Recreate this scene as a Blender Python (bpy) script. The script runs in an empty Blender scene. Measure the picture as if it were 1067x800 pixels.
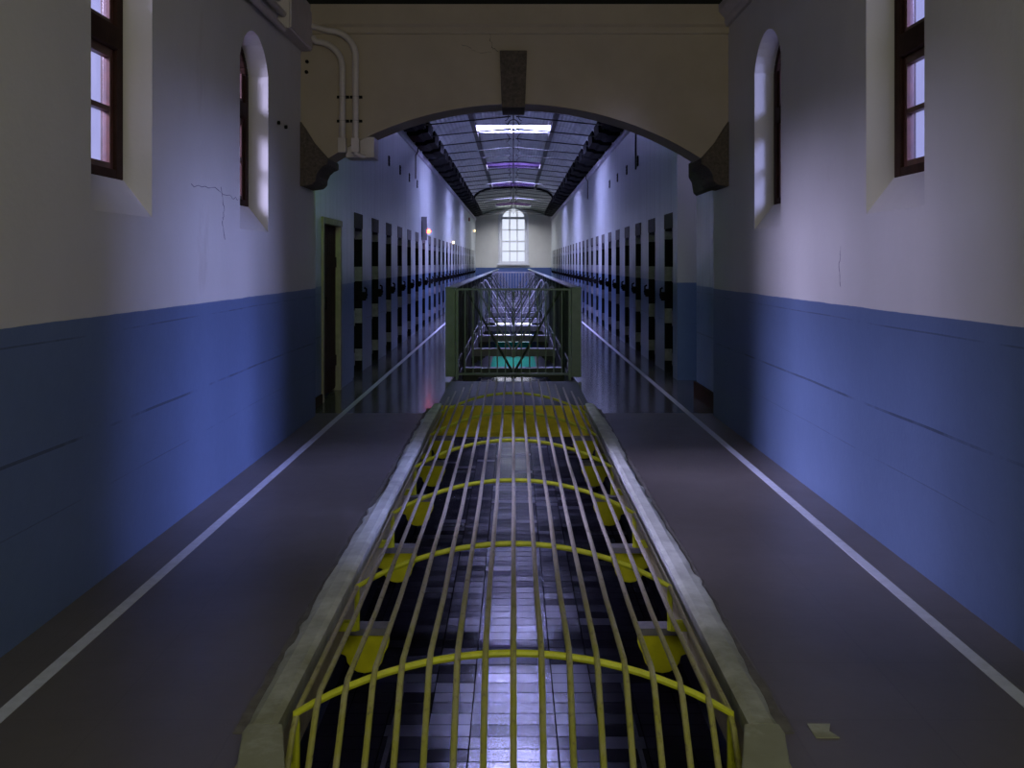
import bpy, bmesh, math, random
from mathutils import Vector, Matrix
random.seed(7)
C = bpy.context.scene.collection
SC = bpy.context.scene

# ------------------------------------------------------------------ camera, world, exposure
cam = bpy.data.objects.new('camera', bpy.data.cameras.new('camera'))
C.objects.link(cam)
cam.location = (0, 0, 1.5)
cam.rotation_euler = (math.radians(90), 0, 0)
cam.data.sensor_width = 36
cam.data.lens = 33.74
cam.data.shift_x = -0.0014
cam.data.shift_y = -0.118
cam.data.clip_end = 200
cam.data.clip_start = 0.05
SC.camera = cam
SC.view_settings.view_transform = 'Standard'
SC.view_settings.look = 'None'
SC.view_settings.exposure = 0
SC.view_settings.gamma = 1
SC.view_settings.use_curve_mapping = False

w = bpy.data.worlds.new('world')
SC.world = w
w.use_nodes = True
w.node_tree.nodes['Background'].inputs[0].default_value = (0.50, 0.52, 0.95, 1)
w.node_tree.nodes['Background'].inputs[1].default_value = 0.7

SKY_L = 95.0        # skylight panes
FAR_L = 1.0         # end window panes
WIN_W = 205.0       # watts of daylight outside each side window
SKYCOL = (0.46, 0.47, 1.0)


def area(name, loc, aim, sx, sy, power, col, spread=180):
    l = bpy.data.lights.new(name, 'AREA')
    l.shape = 'RECTANGLE'
    l.size, l.size_y, l.energy, l.color = sx, sy, power, col
    l.spread = math.radians(spread)
    o = bpy.data.objects.new(name, l)
    C.objects.link(o)
    o.location = loc
    o.rotation_euler = (Vector(aim) - Vector(loc)).to_track_quat('-Z', 'Y').to_euler()
    return o


# daylight standing outside the four side windows
for (sx, yy, pw, cc, off, wd) in ((-1, 4.80, 2.1, (0.66, 0.64, 1.0), .35, 1.7), (-1, 7.23, 1.5, (0.66, 0.64, 1.0), -.35, .8),
                                  (1, 4.98, 1.15, (0.44, 0.49, 1.0), .55, .9), (1, 7.45, 1.0, (0.44, 0.49, 1.0), -.3, .8)):
    area('daylight', (sx * 4.6, yy - off, 4.1), (sx * 2.1, yy, 2.6), wd, 1.3, WIN_W * pw, cc, 95)
# light of the hall behind the camera
area('hall_light', (0.4, -1.6, 3.5), (0.5, 3.6, 1.8), 2.6, 1.0, 78.0, (1.0, 1.0, 0.76))
# light in the side passage on the right
area('passage_light', (3.0, 11.2, 3.2), (2.7, 12.3, 1.6), 0.6, 0.6, 6.5, (0.62, 0.5, 1.0))


# ------------------------------------------------------------------ materials
def nodes_of(name):
    m = bpy.data.materials.new(name)
    m.use_nodes = True
    nt = m.node_tree
    return m, nt, nt.nodes['Principled BSDF']


def N(nt, t, **kw):
    n = nt.nodes.new(t)
    for k, v in kw.items():
        setattr(n, k, v)
    return n


def mixc(nt, fac, a, b):
    n = N(nt, 'ShaderNodeMix', data_type='RGBA')
    for i, v in ((0, fac), (6, a), (7, b)):
        if hasattr(v, 'links'):
            nt.links.new(v, n.inputs[i])
        elif i == 0:
            n.inputs[0].default_value = v
        else:
            n.inputs[i].default_value = (*v, 1)
    return n.outputs[2]


def math_(nt, op, a, b=0.0, c=0.0, clamp=False):
    n = N(nt, 'ShaderNodeMath', operation=op, use_clamp=clamp)
    for i, v in enumerate((a, b, c)):
        if hasattr(v, 'links'):
            nt.links.new(v, n.inputs[i])
        else:
            n.inputs[i].default_value = v
    return n.outputs[0]


def noise(nt, scale, sv=(1, 1, 1), detail=4, rough=.6):
    g = N(nt, 'ShaderNodeNewGeometry')
    mp = N(nt, 'ShaderNodeMapping')
    mp.inputs['Scale'].default_value = sv
    nt.links.new(g.outputs['Position'], mp.inputs[0])
    n = N(nt, 'ShaderNodeTexNoise')
    n.inputs['Scale'].default_value = scale
    n.inputs['Detail'].default_value = detail
    n.inputs['Roughness'].default_value = rough
    nt.links.new(mp.outputs[0], n.inputs['Vector'])
    return n.outputs[0]


def ramp(nt, v, lo, hi):
    n = N(nt, 'ShaderNodeMapRange')
    nt.links.new(v, n.inputs[0])
    n.inputs[1].default_value = lo
    n.inputs[2].default_value = hi
    return n.outputs[0]


def bump(nt, p, h, strength=.2, dist=.01):
    b = N(nt, 'ShaderNodeBump')
    b.inputs['Strength'].default_value = strength
    b.inputs['Distance'].default_value = dist
    nt.links.new(h, b.inputs['Height'])
    nt.links.new(b.outputs[0], p.inputs['Normal'])


def simple(name, col, rough=.6, metal=0.0, var=.18, scale=9, bmp=.15):
    m, nt, p = nodes_of(name)
    n = noise(nt, scale)
    c = mixc(nt, ramp(nt, n, .3, .7), tuple(x * (1 - var) for x in col), tuple(min(1, x * (1 + var)) for x in col))
    nt.links.new(c, p.inputs['Base Color'])
    p.inputs['Roughness'].default_value = rough
    p.inputs['Metallic'].default_value = metal
    if bmp:
        bump(nt, p, noise(nt, scale * 5), bmp, .004)
    return m


def wall_paint(name, upper, lower, rough_u=.62, rough_l=.5, streak=.0, zline=1.25):
    """plaster painted in two colours, the lower one up to a hand-painted line"""
    m, nt, p = nodes_of(name)
    g = N(nt, 'ShaderNodeNewGeometry')
    s = N(nt, 'ShaderNodeSeparateXYZ')
    nt.links.new(g.outputs['Position'], s.inputs[0])
    z = s.outputs[2]
    edge = math_(nt, 'ADD', z, math_(nt, 'MULTIPLY', noise(nt, 1.4), .02))
    fac = math_(nt, 'GREATER_THAN', edge, zline + .01)
    big = ramp(nt, noise(nt, .9, (1, 1, .6)), .3, .7)
    fine = ramp(nt, noise(nt, 14), .35, .65)
    up = mixc(nt, big, tuple(x * .88 for x in upper), upper)
    lo = mixc(nt, big, tuple(x * .86 for x in lower), lower)
    lo = mixc(nt, math_(nt, 'MULTIPLY', fine, .18), lo, tuple(x * .7 for x in lower))
    # scuffs low on the wall and a few chips of bare plaster
    chips = math_(nt, 'GREATER_THAN', noise(nt, 5.5, (1, 1, 1.0), 6, .72), .735)
    lo = mixc(nt, math_(nt, 'MULTIPLY', chips, .55), lo, (.5, .5, .5))
    # long horizontal lines scraped and drawn along the lower paint
    zw = math_(nt, 'ADD', z, math_(nt, 'MULTIPLY', noise(nt, .6, (1, 1, 1), 1), .03))
    patch = ramp(nt, noise(nt, 2.2, (1, 1, .2)), .38, .55)
    for (zl, wd, st_) in ((1.187, .004, .55), (.735, .007, .75), (.455, .003, .4)):
        hair = math_(nt, 'LESS_THAN', math_(nt, 'ABSOLUTE', math_(nt, 'SUBTRACT', zw, zl)), wd)
        lo = mixc(nt, math_(nt, 'MULTIPLY', math_(nt, 'MULTIPLY', hair, patch), st_), lo, tuple(x * .2 for x in lower))
    # rusty and grey stains on the upper paint
    st = ramp(nt, noise(nt, 1.6, (1, 1, .35), 5, .7), .62, .8)
    up = mixc(nt, math_(nt, 'MULTIPLY', st, .35), up, (.25, .17, .13))
    if streak:
        sk = ramp(nt, noise(nt, 3.0, (1, 3.2, .10), 6, .75), .48, .72)
        up = mixc(nt, math_(nt, 'MULTIPLY', sk, streak), up, tuple(x * .45 for x in upper))
    col = mixc(nt, fac, lo, up)
    nt.links.new(col, p.inputs['Base Color'])
    r = N(nt, 'ShaderNodeMix')
    nt.links.new(fac, r.inputs[0])
    r.inputs[2].default_value = rough_l
    r.inputs[3].default_value = rough_u
    nt.links.new(r.outputs[0], p.inputs['Roughness'])
    h = math_(nt, 'ADD', noise(nt, 3.2), math_(nt, 'MULTIPLY', noise(nt, 40), .25))
    bump(nt, p, h, .25, .02)
    return m


def tile_floor(name, a, b, size, rough_lo, rough_hi, mortar, bw=1.0, spec=.5):
    m, nt, p = nodes_of(name)
    g = N(nt, 'ShaderNodeNewGeometry')
    br = N(nt, 'ShaderNodeTexBrick')
    br.offset = .5 if bw != 1.0 else 0.0
    nt.links.new(g.outputs['Position'], br.inputs[0])
    br.inputs['Scale'].default_value = 1.0
    br.inputs['Color1'].default_value = (*a, 1)
    br.inputs['Color2'].default_value = (*b, 1)
    br.inputs['Mortar'].default_value = (*mortar, 1)
    br.inputs['Mortar Size'].default_value = .004
    br.inputs['Brick Width'].default_value = size * bw
    br.inputs['Row Height'].default_value = size
    dirt = ramp(nt, noise(nt, 1.3, (1, .6, 1), 6, .7), .35, .75)
    c = mixc(nt, math_(nt, 'MULTIPLY', dirt, .5), br.outputs[0], tuple(x * .5 for x in a))
    nt.links.new(c, p.inputs['Base Color'])
    r = N(nt, 'ShaderNodeMapRange')
    nt.links.new(noise(nt, 4, (1, 1, 1), 5), r.inputs[0])
    r.inputs[3].default_value = rough_lo
    r.inputs[4].default_value = rough_hi
    nt.links.new(r.outputs[0], p.inputs['Roughness'])
    p.inputs['Specular IOR Level'].default_value = spec
    h = math_(nt, 'ADD', math_(nt, 'MULTIPLY', br.outputs[1], -.6), math_(nt, 'MULTIPLY', noise(nt, 2.5), .9))
    bump(nt, p, h, .22, .012)
    return m


def emit(name, col, strength):
    m, nt, p = nodes_of(name)
    p.inputs['Base Color'].default_value = (.03, .03, .03, 1)
    p.inputs['Emission Color'].default_value = (*col, 1)
    p.inputs['Emission Strength'].default_value = strength
    return m


def corrugated(name, col):
    m, nt, p = nodes_of(name)
    g = N(nt, 'ShaderNodeNewGeometry')
    s = N(nt, 'ShaderNodeSeparateXYZ')
    nt.links.new(g.outputs['Position'], s.inputs[0])
    wv = math_(nt, 'SINE', math_(nt, 'MULTIPLY', s.outputs[0], 82.0))
    n = ramp(nt, noise(nt, 1.5, (1, 1, 1), 5), .3, .7)
    seam = math_(nt, 'LESS_THAN', math_(nt, 'FRACT', math_(nt, 'DIVIDE', s.outputs[1], 1.58)), .03)
    c = mixc(nt, n, tuple(x * .7 for x in col), col)
    c = mixc(nt, math_(nt, 'MULTIPLY', seam, .6), c, (.02, .02, .02))
    nt.links.new(c, p.inputs['Base Color'])
    p.inputs['Metallic'].default_value = .45
    p.inputs['Roughness'].default_value = .42
    bump(nt, p, math_(nt, 'ADD', wv, math_(nt, 'MULTIPLY', noise(nt, 6), 1.2)), .5, .012)
    return m


M = {}
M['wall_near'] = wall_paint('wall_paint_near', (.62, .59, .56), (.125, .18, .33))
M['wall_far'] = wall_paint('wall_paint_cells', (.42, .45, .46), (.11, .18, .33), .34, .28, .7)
M['wall_end'] = wall_paint('wall_paint_end', (.62, .62, .60), (.07, .12, .32))
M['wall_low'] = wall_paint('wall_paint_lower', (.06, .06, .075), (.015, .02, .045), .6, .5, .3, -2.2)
M['beam'] = simple('cream_plaster', (.36, .295, .22), .75, var=.08, scale=2)
M['granite'] = simple('dark_granite', (.085, .065, .05), .85, var=.45, scale=38, bmp=.6)
M['lintel'] = simple('lintel_stone', (.10, .09, .085), .8, var=.3, scale=22, bmp=.4)
M['ceiling'] = simple('blackened_boards', (.010, .010, .010), .9)
M['floor_near'] = tile_floor('brown_vinyl_tiles', (.135, .118, .11), (.128, .112, .105), .45, .30, .42, (.115, .10, .095))
M['floor_far'] = tile_floor('grey_vinyl_tiles', (.12, .115, .125), (.11, .105, .12), .45, .09, .18, (.12, .11, .12))
M['floor_infill'] = tile_floor('grey_infill', (.13, .14, .15), (.12, .13, .14), .6, .5, .6, (.09, .09, .1))
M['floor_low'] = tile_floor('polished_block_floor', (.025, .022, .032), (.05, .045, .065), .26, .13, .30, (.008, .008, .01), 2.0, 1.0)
nt = M['floor_low'].node_tree
p = nt.nodes['Principled BSDF']
p.inputs['IOR'].default_value = 2.3
[n for n in nt.nodes if n.type == 'TEX_BRICK'][0].inputs['Mortar Size'].default_value = .007
[n for n in nt.nodes if n.type == 'TEX_BRICK'][0].offset = .0
[n for n in nt.nodes if n.type == 'TEX_BRICK'][0].inputs['Brick Width'].default_value = .46
[n for n in nt.nodes if n.type == 'BUMP'][0].inputs['Strength'].default_value = .5
b1 = [n for n in nt.nodes if n.type == 'BUMP'][0]
b2 = N(nt, 'ShaderNodeBump')
b2.inputs['Strength'].default_value = .10
b2.inputs['Distance'].default_value = .02
nt.links.new(noise(nt, 1.0, (1.6, 7.0, 1), 3, .6), b2.inputs['Height'])
nt.links.new(b1.outputs[0], b2.inputs['Normal'])
nt.links.new(b2.outputs[0], p.inputs['Normal'])
# every block is polished a little differently
g_ = N(nt, 'ShaderNodeNewGeometry')
bk = N(nt, 'ShaderNodeTexBrick')
bk.offset = .0
nt.links.new(g_.outputs['Position'], bk.inputs[0])
for k_, v_ in (('Scale', 1.0), ('Mortar Size', .007), ('Brick Width', .46), ('Row Height', .26), ('Bias', .0)):
    bk.inputs[k_].default_value = v_
bk.inputs['Color1'].default_value = (0, 0, 0, 1)
bk.inputs['Color2'].default_value = (1, 1, 1, 1)
bk.inputs['Mortar'].default_value = (1, 1, 1, 1)
sx_ = N(nt, 'ShaderNodeSeparateXYZ')
nt.links.new(bk.outputs[0], sx_.inputs[0])
v_ = sx_.outputs[0]
nt.links.new(math_(nt, 'MULTIPLY_ADD', v_, .16, .13), p.inputs['Roughness'])
nt.links.new(math_(nt, 'MULTIPLY', math_(nt, 'MULTIPLY_ADD', v_, -.25, 1.0), math_(nt, 'SUBTRACT', 1.0, bk.outputs[1])), p.inputs['Specular IOR Level'])
M['line'] = simple('white_floor_paint', (.55, .57, .66), .5, var=.12, scale=20)
M['curb'] = simple('worn_cream_cement', (.66, .68, .65), .7, var=.25, scale=6, bmp=.4)
nt = M['curb'].node_tree       # olive grime on the end of the curb and in patches along it
p = nt.nodes['Principled BSDF']
old = p.inputs['Base Color'].links[0].from_socket
g_ = N(nt, 'ShaderNodeNewGeometry')
sp = N(nt, 'ShaderNodeSeparateXYZ')
nt.links.new(g_.outputs['Position'], sp.inputs[0])
gr = ramp(nt, math_(nt, 'ADD', sp.outputs[1], math_(nt, 'MULTIPLY', noise(nt, 4, (1, 1, 1), 5, .7), 2.6)), 5.9, 4.3)
nt.links.new(mixc(nt, math_(nt, 'MULTIPLY', gr, .85), old, (.19, .19, .10)), p.inputs['Base Color'])
M['curb_dark'] = simple('broken_cement', (.13, .12, .11), .9, var=.3, scale=14, bmp=.5)
M['crack'] = simple('crack_shadowed_plaster', (.20, .18, .22), .9)
M['fascia'] = simple('stained_cream_paint', (.42, .36, .20), .7, var=.3, scale=5)
m, nt, p = nodes_of('yellow_grey_bar_paint')      # yellow at the near end, turning grey along most of the grating
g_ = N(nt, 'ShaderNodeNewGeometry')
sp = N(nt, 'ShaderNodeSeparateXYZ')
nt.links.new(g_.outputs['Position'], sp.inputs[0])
far_mix = ramp(nt, math_(nt, 'ADD', sp.outputs[1], math_(nt, 'MULTIPLY', noise(nt, 7, (1, 1, 1), 5, .7), 2.2)), 4.0, 5.2)
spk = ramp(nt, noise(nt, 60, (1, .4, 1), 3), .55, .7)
cc_ = mixc(nt, far_mix, (.34, .33, .05), (.44, .39, .34))
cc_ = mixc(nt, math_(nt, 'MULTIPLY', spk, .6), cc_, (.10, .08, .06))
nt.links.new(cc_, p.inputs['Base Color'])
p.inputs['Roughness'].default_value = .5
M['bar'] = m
M['rib'] = simple('yellow_green_bar', (.60, .62, .03), .5, var=.15, scale=18)
M['yellow'] = simple('yellow_paint', (.80, .76, .015), .6, var=.12, scale=9)
M['yellow_dull'] = simple('dull_yellow_paint', (.80, .66, .03), .6, var=.25, scale=6)
M['green_metal'] = simple('grey_green_paint', (.20, .25, .21), .38, var=.12, scale=8)
M['dark_green'] = simple('dark_green_paint', (.055, .07, .06), .45, var=.2, scale=8)
M['strut'] = simple('pale_strut_paint', (.34, .34, .38), .4, var=.15, scale=10)
M['strut_lit'] = simple('skylit_strut_paint', (.55, .55, .60), .4, var=.15, scale=10)  # paler copy for struts near the first skylight; its light is in the colour
M['wood'] = simple('red_brown_wood', (.075, .022, .013), .45, var=.35, scale=12)
M['wood_dark'] = simple('dark_brown_wood', (.035, .016, .010), .5, var=.3, scale=10)
for k_, v_ in (('Roughness', .8), ('Specular IOR Level', .15)):
    M['wood_dark'].node_tree.nodes['Principled BSDF'].inputs[k_].default_value = v_
M['door_frame'] = simple('ochre_painted_frame', (.30, .26, .17), .6, var=.2, scale=8)
M['black'] = simple('black_iron', (.009, .009, .010), .85, var=.2)
M['black'].node_tree.nodes['Principled BSDF'].inputs['Specular IOR Level'].default_value = .12
M['black_gloss'] = simple('black_iron_rod', (.02, .02, .022), .35, var=.2)
M['quoin'] = simple('pale_block_paint', (.25, .24, .28), .6, var=.25, scale=12)
M['white_frame'] = simple('white_window_paint', (.62, .64, .72), .5, var=.06)
M['conduit'] = simple('cream_pipe_paint', (.50, .44, .42), .5, var=.1, scale=6)
M['cornice'] = simple('cornice_paint', (.50, .46, .44), .6, var=.1, scale=4)
M['cornice_far'] = simple('cell_cornice_paint', (.46, .44, .50), .5, var=.2, scale=4)
M['vault'] = corrugated('galvanised_sheet', (.60, .62, .66))
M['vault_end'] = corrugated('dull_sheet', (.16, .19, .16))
M['purlin'] = simple('purlin_timber', (.05, .045, .04), .6)
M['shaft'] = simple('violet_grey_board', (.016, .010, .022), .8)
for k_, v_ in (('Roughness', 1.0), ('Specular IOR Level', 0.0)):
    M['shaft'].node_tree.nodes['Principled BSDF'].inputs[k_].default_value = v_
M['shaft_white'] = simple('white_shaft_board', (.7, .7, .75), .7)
M['skylight'] = emit('lit_skylight_glass', SKYCOL, SKY_L)
M['end_fill'] = emit('end_wall_fill_glass', (.85, .86, .95), 34.0)  # pane of the added end skylight, put in to brighten the end wall
M['far_glass'] = emit('lit_end_window_glass', (.78, .84, 1.0), FAR_L)
M['low_glass'] = emit('lit_lower_door_glass', (.80, .82, 1.0), 4.0)
M['teal'] = simple('teal_paint', (.02, .42, .36), .4)
M['teal'].node_tree.nodes['Principled BSDF'].inputs['Roughness'].default_value = .8
M['teal'].node_tree.nodes['Principled BSDF'].inputs['Specular IOR Level'].default_value = .1
M['grey_panel'] = simple('violet_grey_panel', (.12, .12, .26), .4)
M['sign'] = simple('white_sign_board', (.50, .47, .52), .5, var=.05)
M['red_lamp'] = emit('red_lamp_glass', (1.0, .06, .02), 22.0)
M['warm_lamp'] = emit('warm_lamp_glass', (1.0, .74, .38), 5.0)
M['green_lamp'] = emit('green_lamp_glass', (.45, 1.0, .30), 50.0)
M['red'] = simple('red_paint', (.35, .02, .02), .4)

# frosted old glass: lets most daylight straight through and scatters a little of it
m, nt, p = nodes_of('old_frosted_glass')
out = nt.nodes['Material Output']
tr = N(nt, 'ShaderNodeBsdfTransparent')
tr.inputs[0].default_value = (.95, .95, 1, 1)
tl = N(nt, 'ShaderNodeBsdfTranslucent')
tl.inputs[0].default_value = (.8, .8, .95, 1)
gl = N(nt, 'ShaderNodeBsdfGlossy')
gl.inputs['Roughness'].default_value = .15
ms = N(nt, 'ShaderNodeMixShader')
nt.links.new(math_(nt, 'MULTIPLY_ADD', ramp(nt, noise(nt, 5, (1, 1, .5), 4), .3, .7), .008, .004), ms.inputs[0])
nt.links.new(tr.outputs[0], ms.inputs[1])
nt.links.new(tl.outputs[0], ms.inputs[2])
ms2 = N(nt, 'ShaderNodeMixShader')
ms2.inputs[0].default_value = .06
nt.links.new(ms.outputs[0], ms2.inputs[1])
nt.links.new(gl.outputs[0], ms2.inputs[2])
nt.links.new(ms2.outputs[0], out.inputs[0])
M['glass'] = m


# ------------------------------------------------------------------ mesh helpers
class MB:
    def __init__(self):
        self.v, self.f = [], []

    def box(self, x0, x1, y0, y1, z0, z1):
        if x0 > x1: x0, x1 = x1, x0
        if y0 > y1: y0, y1 = y1, y0
        if z0 > z1: z0, z1 = z1, z0
        n = len(self.v)
        self.v += [(x0, y0, z0), (x1, y0, z0), (x1, y1, z0), (x0, y1, z0),
                   (x0, y0, z1), (x1, y0, z1), (x1, y1, z1), (x0, y1, z1)]
        self.f += [[n + i for i in q] for q in ((0, 3, 2, 1), (4, 5, 6, 7), (0, 1, 5, 4), (1, 2, 6, 5), (2, 3, 7, 6), (3, 0, 4, 7))]
        return self

    def prism(self, poly, a, b, axis):
        """closed 2-D polygon swept along an axis; axis 'y': poly is (x,z); 'x': (y,z); 'z': (x,y)"""
        def P(u, v, t):
            return {'y': (u, t, v), 'x': (t, u, v), 'z': (u, v, t)}[axis]
        n, k = len(self.v), len(poly)
        self.v += [P(u, v, a) for u, v in poly] + [P(u, v, b) for u, v in poly]
        self.f += [[n + i for i in range(k)][::-1], [n + k + i for i in range(k)]]
        for i in range(k):
            j = (i + 1) % k
            self.f.append([n + i, n + j, n + k + j, n + k + i])
        return self

    def tube(self, pts, r, seg=8, cap=True):
        pts = [Vector(p) for p in pts]
        n0 = len(self.v)
        rings = []
        up = None
        for i, p in enumerate(pts):
            if i == 0: d = pts[1] - p
            elif i == len(pts) - 1: d = p - pts[i - 1]
            else: d = (pts[i + 1] - p).normalized() + (p - pts[i - 1]).normalized()
            d.normalize()
            if up is None:
                ref = Vector((0, 0, 1)) if abs(d.z) < .9 else Vector((0, 1, 0))
                up = d.cross(ref).normalized()
            up = (up - d * up.dot(d)).normalized()
            s = d.cross(up)
            rr = r[i] if isinstance(r, (list, tuple)) else r
            ring = []
            for k in range(seg):
                a = 2 * math.pi * k / seg
                q = p + up * math.cos(a) * rr + s * math.sin(a) * rr
                ring.append(len(self.v))
                self.v.append(tuple(q))
            rings.append(ring)
        for a, b in zip(rings, rings[1:]):
            for k in range(seg):
                j = (k + 1) % seg
                self.f.append([a[k], a[j], b[j], b[k]])
        if cap:
            self.f.append(rings[0][::-1])
            self.f.append(rings[-1])
        return self

    def ring(self, c, R, r, axis='y', seg=20, seg2=6):
        pts = []
        for i in range(seg + 1):
            a = 2 * math.pi * i / seg
            u, v = R * math.cos(a), R * math.sin(a)
            pts.append({'y': (c[0] + u, c[1], c[2] + v), 'x': (c[0], c[1] + u, c[2] + v), 'z': (c[0] + u, c[1] + v, c[2])}[axis])
        return self.tube(pts, r, seg2, False)

    def ball(self, c, r, seg=12, rings=7):
        pts, rs = [], []
        for i in range(rings + 1):
            a = math.pi * i / rings
            pts.append((c[0], c[1], c[2] - r * math.cos(a)))
            rs.append(max(r * math.sin(a), .0005))
        return self.tube(pts, rs, seg)

    def build(self, name, mat, parent=None, origin=(0, 0, 0), bevel=0, smooth=False, mats=None):
        me = bpy.data.meshes.new(name)
        o3 = Vector(origin)
        me.from_pydata([tuple(Vector(v) - o3) for v in self.v], [], self.f)
        bm = bmesh.new()
        bm.from_mesh(me)
        bmesh.ops.recalc_face_normals(bm, faces=bm.faces)
        bm.to_mesh(me)
        bm.free()
        me.materials.append(mat)
        if smooth:
            for p_ in me.polygons: p_.use_smooth = True
            try:
                me.set_sharp_from_angle(angle=math.radians(40))
            except Exception:
                pass
        o = bpy.data.objects.new(name, me)
        C.objects.link(o)
        o.location = origin
        if parent is not None:
            o.parent = parent
            o.location = Vector(origin) - Vector(parent.get('_o', (0, 0, 0))) if False else origin
        if bevel:
            b = o.modifiers.new('bevel', 'BEVEL')
            b.width = bevel
            b.segments = 2
            b.limit_method = 'ANGLE'
        return o


def tag(o, label, cat, group=None, kind=None):
    o['label'] = label
    o['category'] = cat
    if group: o['group'] = group
    if kind: o['kind'] = kind
    return o


def thing(name, loc, label, cat, group=None, rotz=0):
    o = bpy.data.objects.new(name, None)
    o.empty_display_size = .1
    C.objects.link(o)
    o.location = loc
    o.rotation_euler = (0, 0, rotz)
    return tag(o, label, cat, group)


def struct(mb, name, mat, **kw):
    o = mb.build(name, mat, **kw)
    o['kind'] = 'structure'
    return o


def copy_tree(o, loc=None, label=None, parent=None):
    c = o.copy()
    C.objects.link(c)
    if parent: c.parent = parent
    if loc is not None: c.location = loc
    if label: c['label'] = label
    for ch in list(o.children):
        copy_tree(ch, None, None, c)
    return c


ORD = ['first', 'second', 'third', 'fourth', 'fifth', 'sixth', 'seventh', 'eighth', 'ninth', 'tenth', 'eleventh', 'twelfth',
       'thirteenth', 'fourteenth', 'fifteenth', 'sixteenth', 'seventeenth', 'eighteenth', 'nineteenth', 'twentieth',
       'twenty-first', 'twenty-second', 'twenty-third', 'twenty-fourth', 'twenty-fifth', 'twenty-sixth']

# ------------------------------------------------------------------ dimensions
WL, WR = -1.95, 1.97         # near hall walls
WC = 2.10                    # cell walls
YE = 53.3                    # end wall
ZLOW = -3.5                  # lower floor
SLAB = .32
OPEN0, OPEN1 = 2.72, 10.10   # grated opening
V0, V1 = 12.42, 34.0         # first railed void
V2, V3 = 36.5, 50.5          # second void
HV = .745                    # half width of the voids
HO = .83

# ------------------------------------------------------------------ floors
f = MB()
f.box(-2.1, 2.1, -6, OPEN0, -SLAB, 0)
f.box(-2.1, -HO, OPEN0, 9.6, -SLAB, 0)
f.box(HO, 2.1, OPEN0, 9.6, -SLAB, 0)
struct(f, 'floor', M['floor_near'])
f = MB()
f.box(-3.2, -HO, 9.6, OPEN1, -SLAB, 0)
f.box(HO, 3.45, 9.6, OPEN1, -SLAB, 0)
VF = 12.18
f.box(-3.2, -.80, OPEN1, 12.42, -SLAB, 0)
f.box(.80, 3.45, OPEN1, 12.42, -SLAB, 0)
f.box(-.80, -HV, VF, 12.42, -SLAB, 0)
f.box(HV, .80, VF, 12.42, -SLAB, 0)
f.box(-2.6, -HV, 12.42, V1, -SLAB, 0)
f.box(HV, 2.6, 12.42, V1, -SLAB, 0)
f.box(-2.6, 2.6, V1, V2, -SLAB, 0)
f.box(-2.6, -HV, V2, V3, -SLAB, 0)
f.box(HV, 2.6, V2, V3, -SLAB, 0)
f.box(-2.6, 2.6, V3, YE, -SLAB, 0)
struct(f, 'floor', M['floor_far'])
f = MB().box(-.80, .80, OPEN1, VF, -SLAB, 0)
struct(f, 'floor', M['floor_infill'])
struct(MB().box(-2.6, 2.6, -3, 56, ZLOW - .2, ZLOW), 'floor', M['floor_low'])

# painted lines on both walkways, and on the lower floor
for nm, x, z in (('trim_1', -1.70, 0), ('trim_2', 1.75, 0)):
    struct(MB().box(x - .027, x + .027, -5.9, 52.5, .0, .002), nm, M['line'])
for nm, x in (('trim_3', -1.3), ('trim_4', 1.3)):
    struct(MB().box(x - .025, x + .025, 5, 11.5, ZLOW, ZLOW + .002), nm, M['quoin'])

struct(MB().box(-1.1, 1.1, 43.5, 52.6, ZLOW, ZLOW + .004), 'floor', M['teal'])
struct(MB().box(-2.0, -1.1, 43.5, 52.6, ZLOW, ZLOW + .003).box(1.1, 2.0, 43.5, 52.6, ZLOW, ZLOW + .003), 'floor', M['grey_panel'])

# slab edges round the grated opening
for nm, sx in (('trim_5', -1), ('trim_6', 1)):
    struct(MB().box(sx * (HO - .02), sx * HO, OPEN0 + .03, OPEN1 - .03, -SLAB, -.002), nm, M['fascia'])
fa = MB().box(-HO, HO, OPEN1 - .03, OPEN1, -SLAB, .003)
fa.box(-HO, HO, OPEN1 - .045, OPEN1 - .03, -SLAB, -SLAB + .05)
struct(fa, 'trim_7', M['yellow_dull'], bevel=.004)
struct(MB().box(-HO, HO, OPEN0, OPEN0 + .03, -SLAB, -.002), 'trim_8', M['fascia'])
for i, (a, b) in enumerate(((V0, V1), (V2, V3))):
    e = MB()
    for sx in (-1, 1):
        e.box(sx * (HV - .015), sx * HV, a, b, -SLAB, -.002)
    e.box(-HV, HV, b - .015, b, -SLAB, -.002)
    struct(e, 'trim_%d' % (9 + i), M['quoin'])

# ------------------------------------------------------------------ near hall walls with arched window openings
def arch_pts(y0, y1, zs, rise, n=14):
    c = (y0 + y1) / 2
    h = (y1 - y0) / 2
    R = (h * h + rise * rise) / (2 * rise)
    zc = zs + rise - R
    out = []
    for i in range(n + 1):
        a = math.asin(h / R)
        t = -a + 2 * a * i / n
        out.append((c + R * math.sin(t), zc + R * math.cos(t)))
    return out


def hall_wall(sx, xin, wins, name, mat, sill):
    mb = MB()
    xo = xin + sx * .26
    top = 4.25
    y = -6.0
    for (a, b, zs, rise) in wins:
        mb.box(xin, xo, y, a, -SLAB, top)
        mb.box(xin, xo, a, b, -SLAB, sill)
        pts = arch_pts(a, b, zs, rise)
        for (p0, p1) in zip(pts, pts[1:]):
            mb.prism([(p0[0], p0[1]), (p1[0], p1[1]), (p1[0], top), (p0[0], top)], xin, xo, 'x')
        y = b
    mb.box(xin, xo, y, 9.45, -SLAB, top)
    # merge doubles happens through shared coordinates; faces stay planar
    return struct(mb, name, mat)


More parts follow.
